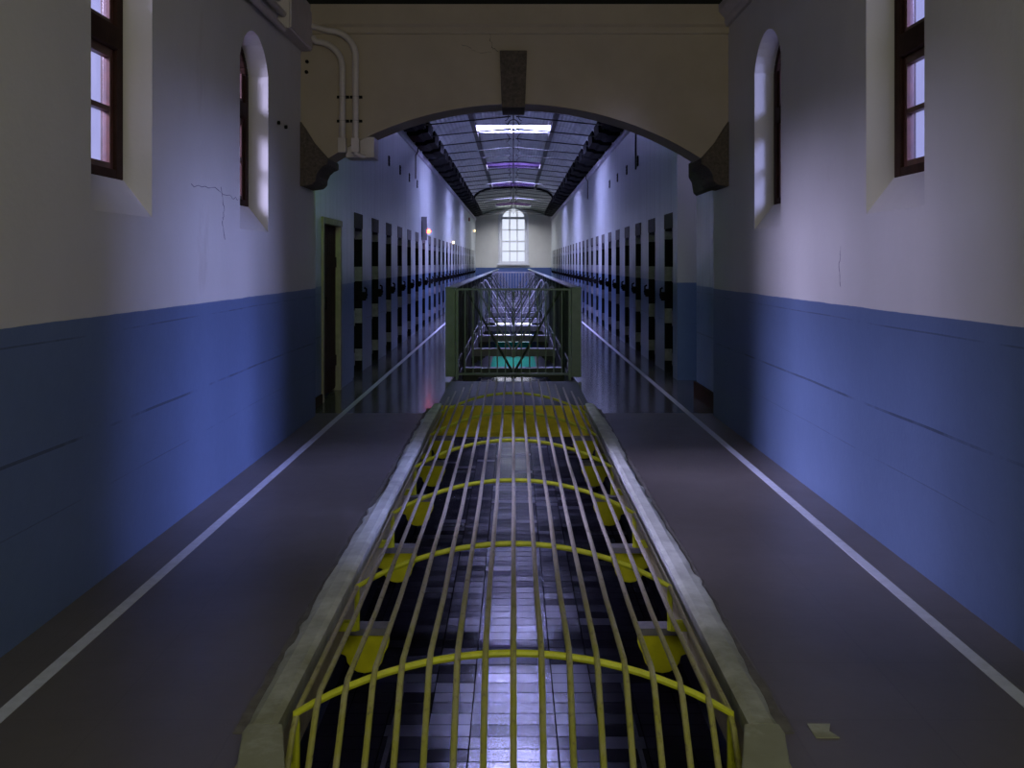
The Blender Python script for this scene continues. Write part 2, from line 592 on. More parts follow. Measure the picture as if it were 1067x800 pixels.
SILL = 1.745
WINL = [(4.43, 5.18, 2.98, .26), (6.84, 7.63, 2.98, .26)]
WINR = [(4.60, 5.36, 3.05, .26), (7.07, 7.84, 3.05, .26)]
hall_wall(-1, WL, WINL, 'wall_left', M['wall_near'], SILL)
hall_wall(1, WR, WINR, 'wall_right', M['wall_near'], SILL + .03)


def side_window(idx, sx, xin, a, b, zs, rise, sill):
    """sloping sill + brown wooden arched frame with a transom, one sash bar and glass"""
    T = .155
    xg = xin + sx * T
    zb = sill + .20
    wdw = thing('window_%d' % idx, (xg, (a + b) / 2, zb), '', 'window')
    del wdw['label']; del wdw['category']
    wdw['kind'] = 'structure'
    O = (xg, (a + b) / 2, zb)

    def part(mb, nm, mat, **kw):
        o = mb.build(nm, mat, origin=O, **kw)
        o.parent = wdw
        o.location = (0, 0, 0)
        return o
    s = MB()
    s.prism([(xin + sx * .001, sill), (xg, zb), (xin + sx * .25, zb), (xin + sx * .25, sill)], a, b, 'y')
    part(s, 'sill', M['wall_near'])
    fr = MB()
    outp = arch_pts(a + .001, b - .001, zs, rise - .001)
    inp = arch_pts(a + .085, b - .085, zs, rise - .06)
    x0, x1 = xg, xg + sx * .09
    fr.box(x0, x1, a + .001, a + .085, zb, zs)
    fr.box(x0, x1, b - .085, b - .001, zb, zs)
    fr.box(x0, x1, a + .085, b - .085, zb, zb + .05)
    for i in range(len(outp) - 1):
        fr.prism([inp[i], inp[i + 1], outp[i + 1], outp[i]], x0, x1, 'x')
    part(fr, 'window_frame', M['wood_dark'], bevel=.006)
    t = MB().box(xg - sx * .015, xg + sx * .08, a + .085, b - .085, 2.63, 2.75)
    part(t, 'transom', M['wood_dark'], bevel=.008)
    sh = MB()
    for (z0, z1, rows) in ((zb + .05, 2.63, 2), (2.75, zs, 1)):
        sh.box(x0 + sx * .02, x0 + sx * .06, a + .085, a + .125, z0, z1)
        sh.box(x0 + sx * .02, x0 + sx * .06, b - .125, b - .085, z0, z1)
        sh.box(x0 + sx * .02, x0 + sx * .06, a + .125, b - .125, z0, z0 + .035)
        if rows == 2:
            sh.box(x0 + sx * .02, x0 + sx * .06, a + .125, b - .125, z1 - .045, z1)
            zm = (z0 + z1) / 2
            sh.box(x0 + sx * .02, x0 + sx * .06, a + .125, b - .125, zm - .014, zm + .014)
        c = (a + b) / 2
        sh.box(x0 + sx * .025, x0 + sx * .055, c - .012, c + .012, z0 + .035, z1 + (.0 if rows == 2 else .18))
    part(sh, 'sash', M['wood'], bevel=.003)
    g = MB()
    poly = [(a + .08, zb + .04), (b - .08, zb + .04)] + [(y_, z_) for y_, z_ in arch_pts(a + .08, b - .08, zs, rise - .055)][::-1]
    g.prism(poly, x0 + sx * .038, x0 + sx * .042, 'x')
    part(g, 'glass_pane', M['glass'])


k = 1
for (a, b, zs, r) in WINL:
    side_window(k, -1, WL, a, b, zs, r, SILL); k += 1
for (a, b, zs, r) in WINR:
    side_window(k, 1, WR, a, b, zs, r, SILL + .03); k += 1

# hall ends and ceiling
struct(MB().box(-2.5, 2.5, -6.3, -6.0, -SLAB, 4.4), 'wall_back', M['wall_near'])
struct(MB().box(-2.5, 2.5, -6.3, 9.2, 4.25, 4.4), 'ceiling', M['ceiling'])


def cornice_profile(sx, x, z):
    return [(x, z), (x - sx * .03, z), (x - sx * .045, z + .03), (x - sx * .045, z + .07), (x - sx * .10, z + .13),
            (x - sx * .10, z + .19), (x, z + .19)]


struct(MB().prism(cornice_profile(-1, WL, 3.66), -5.9, 8.80, 'y'), 'trim_11', M['cornice'])
struct(MB().prism(cornice_profile(1, WR, 3.66), -5.9, 8.80, 'y'), 'trim_12', M['cornice'])

# ------------------------------------------------------------------ cross arch, keystone, corbels
BY0, BY1 = 8.80, 9.20
bm_ = MB()
pts = arch_pts(-1.70, 1.72, 2.46, .50, 28)
bm_.box(WL, -1.70, BY0, BY1, 2.46, 3.86)
bm_.box(1.72, WR, BY0, BY1, 2.46, 3.86)
for p0, p1 in zip(pts, pts[1:]):
    bm_.prism([p0, p1, (p1[0], 3.86), (p0[0], 3.86)], BY0, BY1, 'y')
struct(bm_, 'wall_arch', M['beam'])
struct(MB().box(-2.5, 2.5, BY0 + .15, BY1 + .1, 3.86, 4.25), 'wall_arch', M['ceiling'])
mo = MB().prism([(BY0, 3.60), (BY0 - .025, 3.60), (BY0 - .03, 3.625), (BY0 - .03, 3.655), (BY0 - .055, 3.68), (BY0 - .055, 3.86),
                 (BY0, 3.86)], WL, WR, 'x')
struct(mo, 'trim_13', M['beam'])
ks = MB().prism([(-.125, 3.44), (.125, 3.44), (.105, 2.92), (-.105, 2.92)], BY0 - .05, BY1 + .02, 'y')
tag(ks.build('keystone', M['granite'], bevel=.008), 'dark rough granite keystone at the crown of the cream arch', 'keystone')
for sx, xw, lab in ((-1, WL, 'carved dark granite corbel under the left foot of the arch'),
                    (1, WR, 'carved dark granite corbel under the right foot of the arch, above the blue-footed pier')):
    P = [(0, 2.80), (.05, 2.73), (.13, 2.60), (.245, 2.47), (.255, 2.46), (.255, 2.40), (.215, 2.385), (.175, 2.35), (.15, 2.30),
         (.145, 2.25), (.11, 2.215), (0, 2.20)]
    c = MB().prism([(xw - sx * u, v) for u, v in P], BY0 - .04, BY1 + .12, 'y')
    tag(c.build('corbel', M['granite'], bevel=.01), lab, 'corbel')

pc_ = MB().prism([(2.059, 2.62), (1.965, 2.62), (1.965, 2.46), (2.0, 2.40), (2.02, 2.28), (2.059, 2.25)], 9.46, 10.78, 'y')
tag(pc_.build('pier_capital', M['granite'], bevel=.008), 'dark granite block on the right pier just behind the corbel', 'capital')

# ------------------------------------------------------------------ junction between hall and cell wing
# left: wall, doorway, wall;  right: pier, open side passage
lw = MB()
XJ = 2.06
lw.box(-XJ, -2.55, 9.45, 10.30, -SLAB, 4.25)
lw.box(-XJ, -2.55, 10.30, 11.40, 1.97, 4.25)
lw.box(-XJ, -2.55, 11.40, 12.30, -SLAB, 4.25)
lw.box(-2.9, -3.2, 9.4, 12.4, -SLAB, 4.25)
lw.box(-2.55, -2.9, 9.4, 9.45, -SLAB, 4.25)
lw.box(-2.55, -2.9, 12.3, 12.4, -SLAB, 4.25)
lw.box(-2.55, -2.9, 9.45, 12.3, 2.2, 4.25)
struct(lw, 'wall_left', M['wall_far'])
rw = MB()
rw.box(XJ, 2.55, 9.45, 10.80, -SLAB, 4.25)
rw.box(XJ, 2.55, 10.80, 12.30, 3.3, 4.25)
rw.box(2.55, 3.45, 9.3, 9.5, -SLAB, 4.25)
rw.box(3.45, 3.6, 9.3, 12.6, -SLAB, 4.25)
rw.box(2.55, 3.45, 9.5, 12.3, 3.9, 4.25)
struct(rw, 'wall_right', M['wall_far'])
struct(MB().box(2.601, 3.45, 12.30, 12.6, -SLAB, 4.25), 'wall_passage', M['wall_near'])
struct(MB().box(XJ - .03, XJ, 9.46, 10.82, 0, .17), 'baseboard_right', M['wood_dark'])
struct(MB().box(-XJ, -XJ + .02, 9.46, 10.27, 0, .10), 'baseboard_left', M['wood_dark'])

d = thing('door_1', (-2.1, 10.85, 0), '', 'door')
del d['label']; del d['category']; d['kind'] = 'structure'
O = (-2.1, 10.85, 0)
fr = MB()
fr.box(-XJ - .12, -XJ + .02, 10.30, 10.37, 0, 1.97)
fr.box(-XJ - .12, -XJ + .02, 11.33, 11.42, 0, 1.97)
fr.box(-XJ - .12, -XJ + .025, 10.28, 11.44, 1.93, 2.0)
for mb, nm, mt in ((fr, 'door_frame', M['door_frame']),):
    o = mb.build(nm, mt, origin=O, bevel=.004); o.parent = d; o.location = (0, 0, 0)
lf = MB().box(-2.15, -2.105, 10.37, 11.33, .03, 1.93)
for i in range(8):
    lf.box(-2.105, -2.098, 10.38 + i * .118, 10.38 + i * .118 + .108, .05, 1.91)
lf.box(-2.098, -2.085, 10.39, 11.31, .3, .42)
lf.box(-2.098, -2.085, 10.39, 11.31, 1.45, 1.57)
o = lf.build('door_leaf', M['wood_dark'], origin=O); o.parent = d; o.location = (0, 0, 0)
hd = MB().tube([(-2.10, 10.5, 1.0), (-2.05, 10.5, 1.0), (-2.05, 10.5, 1.12), (-2.10, 10.5, 1.12)], .01)
o = hd.build('door_handle', M['black'], origin=O); o.parent = d; o.location = (0, 0, 0)

# ------------------------------------------------------------------ cell walls and doors
PITCH, Y1ST, NC, DW = 1.58, 13.0, 25, .72
for sx, nm in ((-1, 'wall_left'), (1, 'wall_right')):
    mb = MB()
    y = 12.30
    for i in range(NC):
        c = Y1ST + PITCH * i
        mb.box(sx * WC, sx * 2.6, y, c - DW / 2, -SLAB, 2.0)
        y = c + DW / 2
    mb.box(sx * WC, sx * 2.6, y, YE, -SLAB, 2.0)
    mb.box(sx * WC, sx * 2.6, 12.30, YE, 2.0, 4.6)
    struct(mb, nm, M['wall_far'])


def make_cell_door(sx):
    """origin at the wall face, middle of the opening, floor level; +x runs out of the wall for sx=-1"""
    t = thing('cell_door', (sx * WC, Y1ST, 0), 'x', 'cell door', 'cell doors on the left wall' if sx < 0 else 'cell doors on the right wall')
    t['kind'] = 'thing'
    s = sx
    h = DW / 2

    def part(mb, nm, mat, **kw):
        o = mb.build(nm, mat, **kw)
        o.parent = t
        return o
    part(MB().box(-s * .006, s * .12, -h + .01, h - .01, 1.97, 2.17), 'lintel', M['lintel'])
    lf_ = MB().box(s * .36, s * .41, -h + .05, h - .05, .02, 1.95)
    for zz in (.25, .95, 1.65):
        lf_.box(s * .345, s * .36, -h + .07, h - .07, zz, zz + .1)
    lf_.box(s * .345, s * .36, -.12, .12, 1.38, 1.55)
    part(lf_, 'door_leaf', M['wood_dark'])
    jb = MB()
    jb.box(s * .004, s * .42, h - .03, h - .001, 0, 1.97)
    jb.box(s * .004, s * .42, -h + .001, -h + .03, 0, 1.97)
    jb.box(s * .004, s * .42, -h + .03, h - .03, 1.94, 1.97)
    part(jb, 'jamb', M['black'])
    for (z0, z1) in ((1.83, 1.965), (1.25, 1.45), (.67, .87), (.15, .31)):
        part(MB().box(-s * .002, s * .10, h - .06, h - .03, z0, z1), 'hinge_block', M['quoin'])
        part(MB().box(-s * .002, s * .10, -h + .03, -h + .06, z0, z1), 'hinge_block', M['quoin'])
    la = MB().box(-s * .05, s * .05, h - .085, h - .02, .98, 1.10)
    la.tube([(-s * .03, h - .05, 1.00), (-s * .06, h - .05, 1.02), (-s * .06, h - .05, 1.14), (-s * .03, h - .05, 1.16)], .014, 8)
    la.ball((-s * .055, h - .05, 1.06), .026, 8, 5)
    part(la, 'latch', M['black'])
    return t


for sx, side in ((-1, 'left'), (1, 'right')):
    p0 = make_cell_door(sx)
    for i in range(NC):
        o = p0 if i == 0 else copy_tree(p0, (sx * WC, Y1ST + PITCH * i, 0))
        o['label'] = 'narrow black cell door, %s from the arch on the %s wall' % (ORD[i], side)

# small dark air slots high in the wall, one over each door
for sx, side in ((-1, 'left'), (1, 'right')):
    v0 = MB().box(-.006, .006, -.07, .07, -.085, .085)
    for zz in (-.05, 0, .05):
        v0.box(-.010, .010, -.07, .07, zz - .008, zz + .008)
    v0 = v0.build('air_vent', M['black'])
    for i in range(2, 6):
        o = v0 if i == 2 else v0.copy()
        if i > 2: C.objects.link(o)
        o.location = (sx * (WC - .007), Y1ST + PITCH * i, 3.22)
        tag(o, 'small dark air vent high over the %s cell door on the %s wall' % (ORD[i], side), 'air vent', 'air vents on the %s cell wall' % side)

# cell cornices and wall plates
for sx, nm in ((-1, 'trim_14'), (1, 'trim_15')):
    struct(MB().prism([(sx * WC, 3.86), (sx * (WC - .03), 3.88), (sx * (WC - .05), 3.93), (sx * (WC - .05), 3.97), (sx * WC, 3.99)],
                      12.3, YE - .01, 'y'), nm, M['cornice_far'])
for sx, nm in ((-1, 'trim_16'), (1, 'trim_17')):
    struct(MB().box(sx * 1.86, sx * WC, 12.3, YE - .01, 4.16, 4.36), nm, M['black'])

# ------------------------------------------------------------------ end wall and its arched window
HW, ZB, ZS, RS = .72, 1.48, 4.02, .60
ew = MB()
ew.box(-2.6, -HW, YE, YE + .4, ZLOW, 5.6)
ew.box(HW, 2.6, YE, YE + .4, ZLOW, 5.6)
ew.box(-HW, HW, YE, YE + .4, -1.72, ZB)
for p0, p1 in zip(*(lambda a: (a, a[1:]))(arch_pts(-HW, HW, ZS, RS, 20))):
    ew.prism([p0, p1, (p1[0], 5.6), (p0[0], 5.6)], YE, YE + .4, 'y')
struct(ew, 'wall_end', M['wall_end'])
W5 = thing('window_5', (0, YE, ZB), '', 'window')
del W5['label']; del W5['category']; W5['kind'] = 'structure'
O = (0, YE, ZB)


def p5(mb, nm, mat, **kw):
    o = mb.build(nm, mat, origin=O, **kw)
    o.parent = W5
    o.location = (0, 0, 0)


fr = MB()
# surround standing proud of the wall
sur_o, sur_i = arch_pts(-HW - .12, HW + .12, ZS, RS + .10, 20), arch_pts(-HW, HW, ZS, RS, 20)
for i in range(20):
    fr.prism([sur_i[i], sur_i[i + 1], sur_o[i + 1], sur_o[i]], YE - .06, YE + .02, 'y')
fr.box(-HW - .12, -HW, YE - .06, YE + .02, ZB, ZS)
fr.box(HW, HW + .12, YE - .06, YE + .02, ZB, ZS)
fr.box(-HW - .17, HW + .17, YE - .12, YE + .02, ZB - .10, ZB)
p5(fr, 'surround', M['white_frame'], bevel=.01)
fr = MB()
ai = arch_pts(-HW + .10, HW - .10, ZS, RS - .10, 20)
for i in range(20):
    fr.prism([ai[i], ai[i + 1], sur_i[i + 1], sur_i[i]], YE + .05, YE + .13, 'y')
for s_ in (-1, 1):
    fr.box(s_ * (HW - .10), s_ * HW, YE + .05, YE + .13, ZB, ZS)
fr.box(-HW, HW, YE + .04, YE + .13, ZB, ZB + .12)
fr.box(-HW, HW, YE + .03, YE + .13, ZS - .08, ZS + .05)
fr.box(-HW, HW, YE + .03, YE + .13, 2.66, 2.75)
p5(fr, 'window_frame', M['white_frame'])
fr = MB()
for x in (-.21, .21):
    fr.box(x - .03, x + .03, YE + .06, YE + .11, ZB + .12, ZS - .08)
    fr.box(x - .03, x + .03, YE + .06, YE + .11, ZS + .05, ZS + RS - .13)
for z in (2.16, 3.35):
    fr.box(-HW + .1, HW - .1, YE + .06, YE + .11, z - .03, z + .03)
p5(fr, 'glazing_bar', M['white_frame'])
gp = MB().prism([(-HW + .02, ZB + .02), (HW - .02, ZB + .02)] + arch_pts(-HW + .02, HW - .02, ZS, RS - .02, 20)[::-1], YE + .09, YE + .10, 'y')
p5(gp, 'glass_pane', M['far_glass'])

# lower storey: dark side walls, glazed teal double door far below the window
lo = MB()
for sx in (-1, 1):
    lo.box(sx * 2.1, sx * 2.6, -3, YE, ZLOW, -SLAB)
lo.box(-2.6, 2.6, -3.3, -3, ZLOW, -SLAB)
lo.box(-HW, -1.35, YE, YE + .4, ZLOW, -1.72)
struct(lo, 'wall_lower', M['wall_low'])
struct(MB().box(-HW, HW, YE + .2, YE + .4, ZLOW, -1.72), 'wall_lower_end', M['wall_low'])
D = thing('door_2', (0, YE, ZLOW), '', 'door')
del D['label']; del D['category']; D['kind'] = 'structure'
O = (0, YE, ZLOW)
dz = ZLOW


def p6(mb, nm, mat):
    o = mb.build(nm, mat, origin=O)
    o.parent = D
    o.location = (0, 0, 0)


fr = MB()
y0, y1 = YE - .14, YE - .02
fr.box(-1.36, -1.28, y0, y1, dz, dz + 1.85)
fr.box(1.28, 1.36, y0, y1, dz, dz + 1.85)
fr.box(-1.36, 1.36, y0, y1, dz + 1.78, dz + 1.88)
fr.box(-.06, .06, y0, y1, dz, dz + 1.78)
p6(fr, 'door_frame', M['grey_panel'])
for s_ in (-1, 1):
    lf = MB()
    lf.box(s_ * .06, s_ * 1.0, y0 + .03, y1 - .02, dz + .02, dz + .62)
    lf.box(s_ * .06, s_ * 1.0, y0 + .03, y1 - .02, dz + 1.35, dz + 1.46)
    p6(lf, 'door_leaf', M['teal'])
    sd = MB().box(s_ * 1.0, s_ * 1.28, y0 + .03, y1 - .02, dz + .02, dz + .82)
    p6(sd, 'side_panel', M['grey_panel'])
    pn = MB().box(s_ * .10, s_ * 1.0, y0 + .05, y1 - .03, dz + .64, dz + 1.05)
    pn.box(s_ * .10, s_ * 1.0, y0 + .05, y1 - .03, dz + 1.60, dz + 1.76)
    p6(pn, 'glass_pane', M['low_glass'])
    rl = MB().box(s_ * .06, s_ * 1.28, y0 + .03, y1 - .02, dz + 1.05, dz + 1.35)
    p6(rl, 'middle_rail', M['grey_panel'])

# ------------------------------------------------------------------ roof of the cell wing
prof = [(1.75, 4.12), (1.72, 4.26), (1.62, 4.42), (1.45, 4.55), (1.22, 4.64), (.92, 4.70)]
YR0, YR1 = 9.25, 40.5
SKY = [(22.3, 23.5), (30.6, 32.2), (38.6, 39.8)]


def loft(mb, ringsA, thick=.04):
    """skin between successive rings, given thickness upwards"""
    n = len(mb.v)
    k_ = len(ringsA[0])
    for up in (0, thick):
        for rg in ringsA:
            mb.v += [(x, y, z + up) for x, y, z in rg]
    off = k_ * len(ringsA)
    for i in range(len(ringsA) - 1):
        for j in range(k_ - 1):
            a = n + i * k_ + j
            q = [a, a + 1, a + k_ + 1, a + k_]
            mb.f.append(q)
            mb.f.append([x + off for x in q][::-1])
    # rim
    for i in range(len(ringsA) - 1):
        for j in (0, k_ - 1):
            a = n + i * k_ + j
            mb.f.append([a, a + k_, a + k_ + off, a + off])
    for i in (0, len(ringsA) - 1):
        for j in range(k_ - 1):
            a = n + i * k_ + j
            mb.f.append([a, a + 1, a + 1 + off, a + off])


rf = MB()
for sx in (-1, 1):
    loft(rf, [[(sx * x, y, z) for x, z in prof] for y in (YR0, YR1)])
segs = []
y = YR0
for a, b in SKY:
    segs.append((y, a)); y = b
segs.append((y, YR1))
for a, b in segs:
    loft(rf, [[(-.92, yy, 4.70), (0, yy, 4.75), (.92, yy, 4.70)] for yy in (a, b)])
struct(rf, 'ceiling', M['vault'], smooth=True)
rf = MB()
HIP = (49.0, 51.5)
full = [(-x, z) for x, z in prof] + [(0, 4.75)] + [(x, z) for x, z in prof[::-1]]
endp = []
for x, z in full:
    endp.append((x, 4.14 + .42 * (1 - (abs(x) / 1.80) ** 2)))
def hip_ring(yy):
    t_ = (yy - YR1) / (YE - YR1)
    return [(x, yy, z * (1 - t_) + ze * t_) for (x, z), (_, ze) in zip(full, endp)]


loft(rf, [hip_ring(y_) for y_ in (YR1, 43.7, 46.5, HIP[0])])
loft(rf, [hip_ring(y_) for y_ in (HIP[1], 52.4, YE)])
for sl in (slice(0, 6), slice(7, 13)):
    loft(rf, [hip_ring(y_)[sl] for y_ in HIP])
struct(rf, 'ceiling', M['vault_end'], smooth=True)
# outer deck that closes the gap from the vault's foot to the wall
struct(MB().box(-2.6, -1.72, YR0, YE, 4.60, 4.66).box(1.72, 2.6, YR0, YE, 4.60, 4.66)
       .box(-1.95, -1.72, YR0, YE, 4.36, 4.60).box(1.72, 1.95, YR0, YE, 4.36, 4.60)
       .box(-2.6, 2.6, YR0, YR0 + .1, 4.2, 4.9), 'ceiling', M['black'])
struct(MB().box(-2.6, -XJ, YR0, 12.3, 4.25, 4.60).box(XJ, 2.6, YR0, 12.3, 4.25, 4.60), 'ceiling', M['black'])
for sx, nm in ((-1, 'trim_18'), (1, 'trim_19')):
    struct(MB().box(sx * .86, sx * .96, YR0 + .1, YR1, 4.60, 4.70), nm, M['purlin'])

sk = [('bright white skylight between the roof purlins, nearest to the arch'),
      ('dim violet skylight shaft in the roof, middle of three'),
      ('small skylight shaft just before the iron hoop'),
      ('added skylight shaft lighting the end wall, in the low end of the roof before the arched window')]
for i, (a, b) in enumerate(SKY + [HIP]):
    t = thing('skylight', (0, (a + b) / 2, 4.7), sk[i], 'skylight', 'skylights in the roof of the cell wing')
    O = (0, (a + b) / 2, 4.7)
    top = 5.15 if i == 0 else 5.3 if i < 3 else 5.6
    bot = 4.70 if i < 3 else 4.60
    s = MB()
    s.box(-.92, .92, a - .03, a, bot, top)
    s.box(-.92, .92, b, b + .03, bot, top)
    s.box(-.95, -.92, a - .03, b + .03, bot, top)
    s.box(.92, .95, a - .03, b + .03, bot, top)
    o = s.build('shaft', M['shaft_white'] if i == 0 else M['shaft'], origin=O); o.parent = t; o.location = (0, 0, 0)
    # the glass tilts a little towards the arch
    z0, z1 = top, top - .0
    g = MB().box(-.92, .92, a, b, top - .02, top)
    o = g.build('glass_pane', M['skylight'] if i < 3 else M['end_fill'], origin=O); o.parent = t; o.location = (0, 0, 0)
    for x in (-.3, .3):
        o = MB().box(x - .012, x + .012, a, b, top - .05, top - .02).build('glazing_bar', M['purlin'], origin=O)
        o.parent = t; o.location = (0, 0, 0)


# iron ties, each with two brackets, two rods and curled braces round the middle
def make_truss():
    t = thing('roof_tie', (0, 0, 0), 'x', 'roof tie', 'iron roof ties of the cell wing')

    def part(mb, nm, mat, **kw):
        o = mb.build(nm, mat, **kw)
        o.parent = t
        return o
    for s in (-1, 1):
        b_ = MB()
        b_.prism([(s * 2.09, 3.995), (s * 1.86, 4.0), (s * 1.80, 4.04), (s * 1.67, 4.06), (s * 1.66, 4.30), (s * 1.80, 4.35), (s * 2.09, 4.35)], -.52, .52, 'y')
        part(b_, 'bracket', M['black'])
        part(MB().tube([(s * 1.66, 0, 4.05), (s * .05, 0, 4.21)], .013, 6), 'tie_rod', M['black_gloss'])
        c = MB()
        pts_ = []
        for q in range(9):
            a = -1.2 + 2.4 * q / 8
            pts_.append((s * (.19 - .10 * math.cos(a)), 0, 4.22 + .10 * math.sin(a)))
        c.tube(pts_, .008, 6)
        part(c, 'curled_brace', M['black_gloss'])
    part(MB().tube([(0, 0, 4.17), (0, 0, 4.745)], .010, 6), 'hanger', M['black_gloss'])
    return t


tr0 = make_truss()
for i in range(22):
    yy = 17.74 + PITCH * i
    lab = 'thin black iron roof tie with curled braces, %s from the arch' % ORD[i]
    if i == 0:
        tr0.location = (0, yy, 0)
        tr0['label'] = lab
    else:
        o = copy_tree(tr0, (0, yy, 0), lab)
        if yy > YR1 + .2:
            # the roof comes down here, so the hanger is shorter
            for ch in o.children:
                if ch.name.startswith('hanger'):
                    tt = (yy - YR1) / (YE - YR1)
                    zt = 4.75 * (1 - tt) + 4.56 * tt
                    ch.scale = (1, 1, (zt - 4.17) / (4.745 - 4.17))
                    ch.location = (0, 0, 4.17 * (1 - ch.scale[2]))
tag(MB().tube([(0, 17.4, 4.23), (0, YE - .02, 4.23)], .016, 8).build('ridge_pipe', M['black_gloss']),
    'thin black pipe running under the ridge through all the roof ties', 'pipe')
tag(MB().ring((0, 17.6, 4.03), .10, .010).tube([(0, 17.6, 4.13), (0, 17.6, 4.22)], .008, 6).build('hanging_ring', M['black_gloss']),
    'thin iron ring hanging in the middle of the nearest roof tie', 'ring')
hp = [(x * .985, YR1, z - .05) for x, z in full]
tag(MB().tube(hp, .045, 8).build('roof_hoop', M['black']), 'black iron hoop across the roof where the raised vault ends', 'hoop')

# ------------------------------------------------------------------ curb and arched grating
for sx, lab in ((-1, 'worn pale cement curb along the left edge of the arched grating'),
                (1, 'worn pale cement curb along the right edge of the arched grating')):
    n = 110
    mb = MB()
    base = len(mb.v)
    ya, yb = 3.06, 10.05
    rnd = random.Random(3 + sx)
    prev = 0
    for i in range(n + 1):
        yy = ya + (yb - ya) * i / n
        prev = prev * .7 + rnd.uniform(-.006, .006)
        wob = prev + (.014 if rnd.random() < .08 else 0) + .008 * math.sin(yy * 1.7)
        xo = .868 + max(-.02, min(.022, wob))
        for u, z in ((.845, .001), (.758, -.045), (.752, .028), (.775, .036), (.83, .032), (xo - .012, .018), (xo, .001)):
            mb.v.append((sx * u, yy, z))
    kk = 7
    for i in range(n):
        for j in range(kk - 1):
            a = base + i * kk + j
            mb.f.append([a, a + 1, a + kk + 1, a + kk])
    mb.f.append([base + j for j in range(kk)])
    mb.f.append([base + n * kk + j for j in range(kk)])
    tag(mb.build('grating_curb', M['curb']), lab, 'curb')
    # broken bedding showing beside the curb
    mb = MB()
    rnd = random.Random(11 + sx)
    pts_o, y_ = [], 3.06
    while y_ < 9.9:
        pts_o.append((sx * (.888 + rnd.uniform(0, .014)), y_))
        y_ += rnd.uniform(.04, .12)
    mb.prism(pts_o + [(sx * .84, 9.9), (sx * .84, 3.06)], 0, .003, 'z')
    struct(mb, 'trim_%d' % (20 if sx < 0 else 21), M['curb_dark'])
    b = MB().prism([(sx * .655, OPEN0 + .04), (sx * .80, OPEN0 + .04), (sx * .848, 3.0), (sx * .845, 3.055), (sx * .735, 3.055)], .001, .036, 'z')
    b.prism([(sx * .655, OPEN0 + .04), (sx * .82, OPEN0 + .04), (sx * .82, 3.055), (sx * .735, 3.055)], -.30, .001, 'z')
    tag(b.build('curb_end_block', M['curb'], bevel=.006), 'stained cement block closing the %s curb of the grating at its near end' % ('left' if sx < 0 else 'right'), 'curb block')
tag(MB().prism([(.955, 3.03), (1.03, 3.03), (1.01, 3.07), (1.03, 3.12), (.955, 3.12)], 0, .004, 'z').build('floor_patch', M['curb']),
    'small pale broken patch on the brown floor right of the grating', 'floor patch')

HB, RISE = .725, .20
RC = (HB * HB + RISE * RISE) / (2 * RISE)


def arc_z(x):
    return RISE - RC + math.sqrt(RC * RC - x * x)


RIBS = [3.2, 4.45, 5.75, 7.05, 8.35, 9.6, 10.65]
G = thing('arched_grating', (0, 6.9, 0), 'long arched grating of grey bars on yellow-green hoops over the floor opening', 'grating')
O = (0, 6.9, 0)
for y in RIBS:
    foot = -.20 if y < OPEN1 else .0
    mb = MB()
    path = [(-HB, y, foot)]
    if y < OPEN1: path.append((-HB, y, -.03))
    for i in range(25):
        x = -HB + 2 * HB * i / 24
        path.append((x, y, arc_z(x)))
    if y < OPEN1: path.append((HB, y, -.03))
    path.append((HB, y, foot - .0005))
    mb.tube(path, .0125, 8)
    if y < OPEN1:
        for s in (-1, 1):
            mb.box(s * HB, s * (HO - .021), y - .02, y + .02, -.20, -.16)
    o = mb.build('hoop', M['rib'], origin=O, smooth=True); o.parent = G; o.location = (0, 0, 0)
XS = [.0925 * k_ for k_ in range(-7, 8)] + [-.742, .742]
for x in XS:
    rnd = random.Random(int(x * 1000) + 5)
    if abs(x) > .73:
        zt = .0
        xx = x * .975
    else:
        zt = arc_z(x) + .022
        xx = x
    path = [(xx * .985, OPEN0 + .03, zt - .36), (xx * .99, 2.90, zt - .24), (xx, 3.15, zt - .03), (xx, 3.22, zt)]
    for y in (4.45, 5.75, 7.05, 8.35, 9.6):
        path.append((xx + rnd.uniform(-.004, .004), y - .6, zt - .004 + rnd.uniform(-.004, .001)))
        path.append((xx, y, zt))
    path.append((xx, 10.72, zt))
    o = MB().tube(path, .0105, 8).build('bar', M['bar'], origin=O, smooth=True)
    o.parent = G
    o.location = (0, 0, 0)

# yellow rounded brackets under the walkway edges
BR = [4.70, 6.03, 7.33, 8.62, 9.85]
for sx, side in ((-1, 'left'), (1, 'right')):
    for i, y in enumerate(BR):
        t = thing('console_bracket', (sx * HO, y, -SLAB), 'yellow rounded bracket below the %s edge of the grated opening, %s from the viewer' % (side, ORD[i]),
                  'bracket', 'yellow brackets along the grated opening')
        P = [(.10, 0), (-.215, 0), (-.215, -.06)]
        for q in range(9):
            a = math.pi * q / 8
            P.append((-.10 - .092 * math.cos(a), -.105 - .085 * math.sin(a)))
        P += [(.02, -.095), (.10, -.095)]
        b = MB().prism([(sx * u, v) for u, v in P], .0, .075, 'y')
        o = b.build('bracket_body', M['yellow'], bevel=.006); o.parent = t
        c = MB().box(-sx * .225, -sx * .001, -.012, .085, .001, .035)
        o = c.build('cap', M['quoin']); o.parent = t

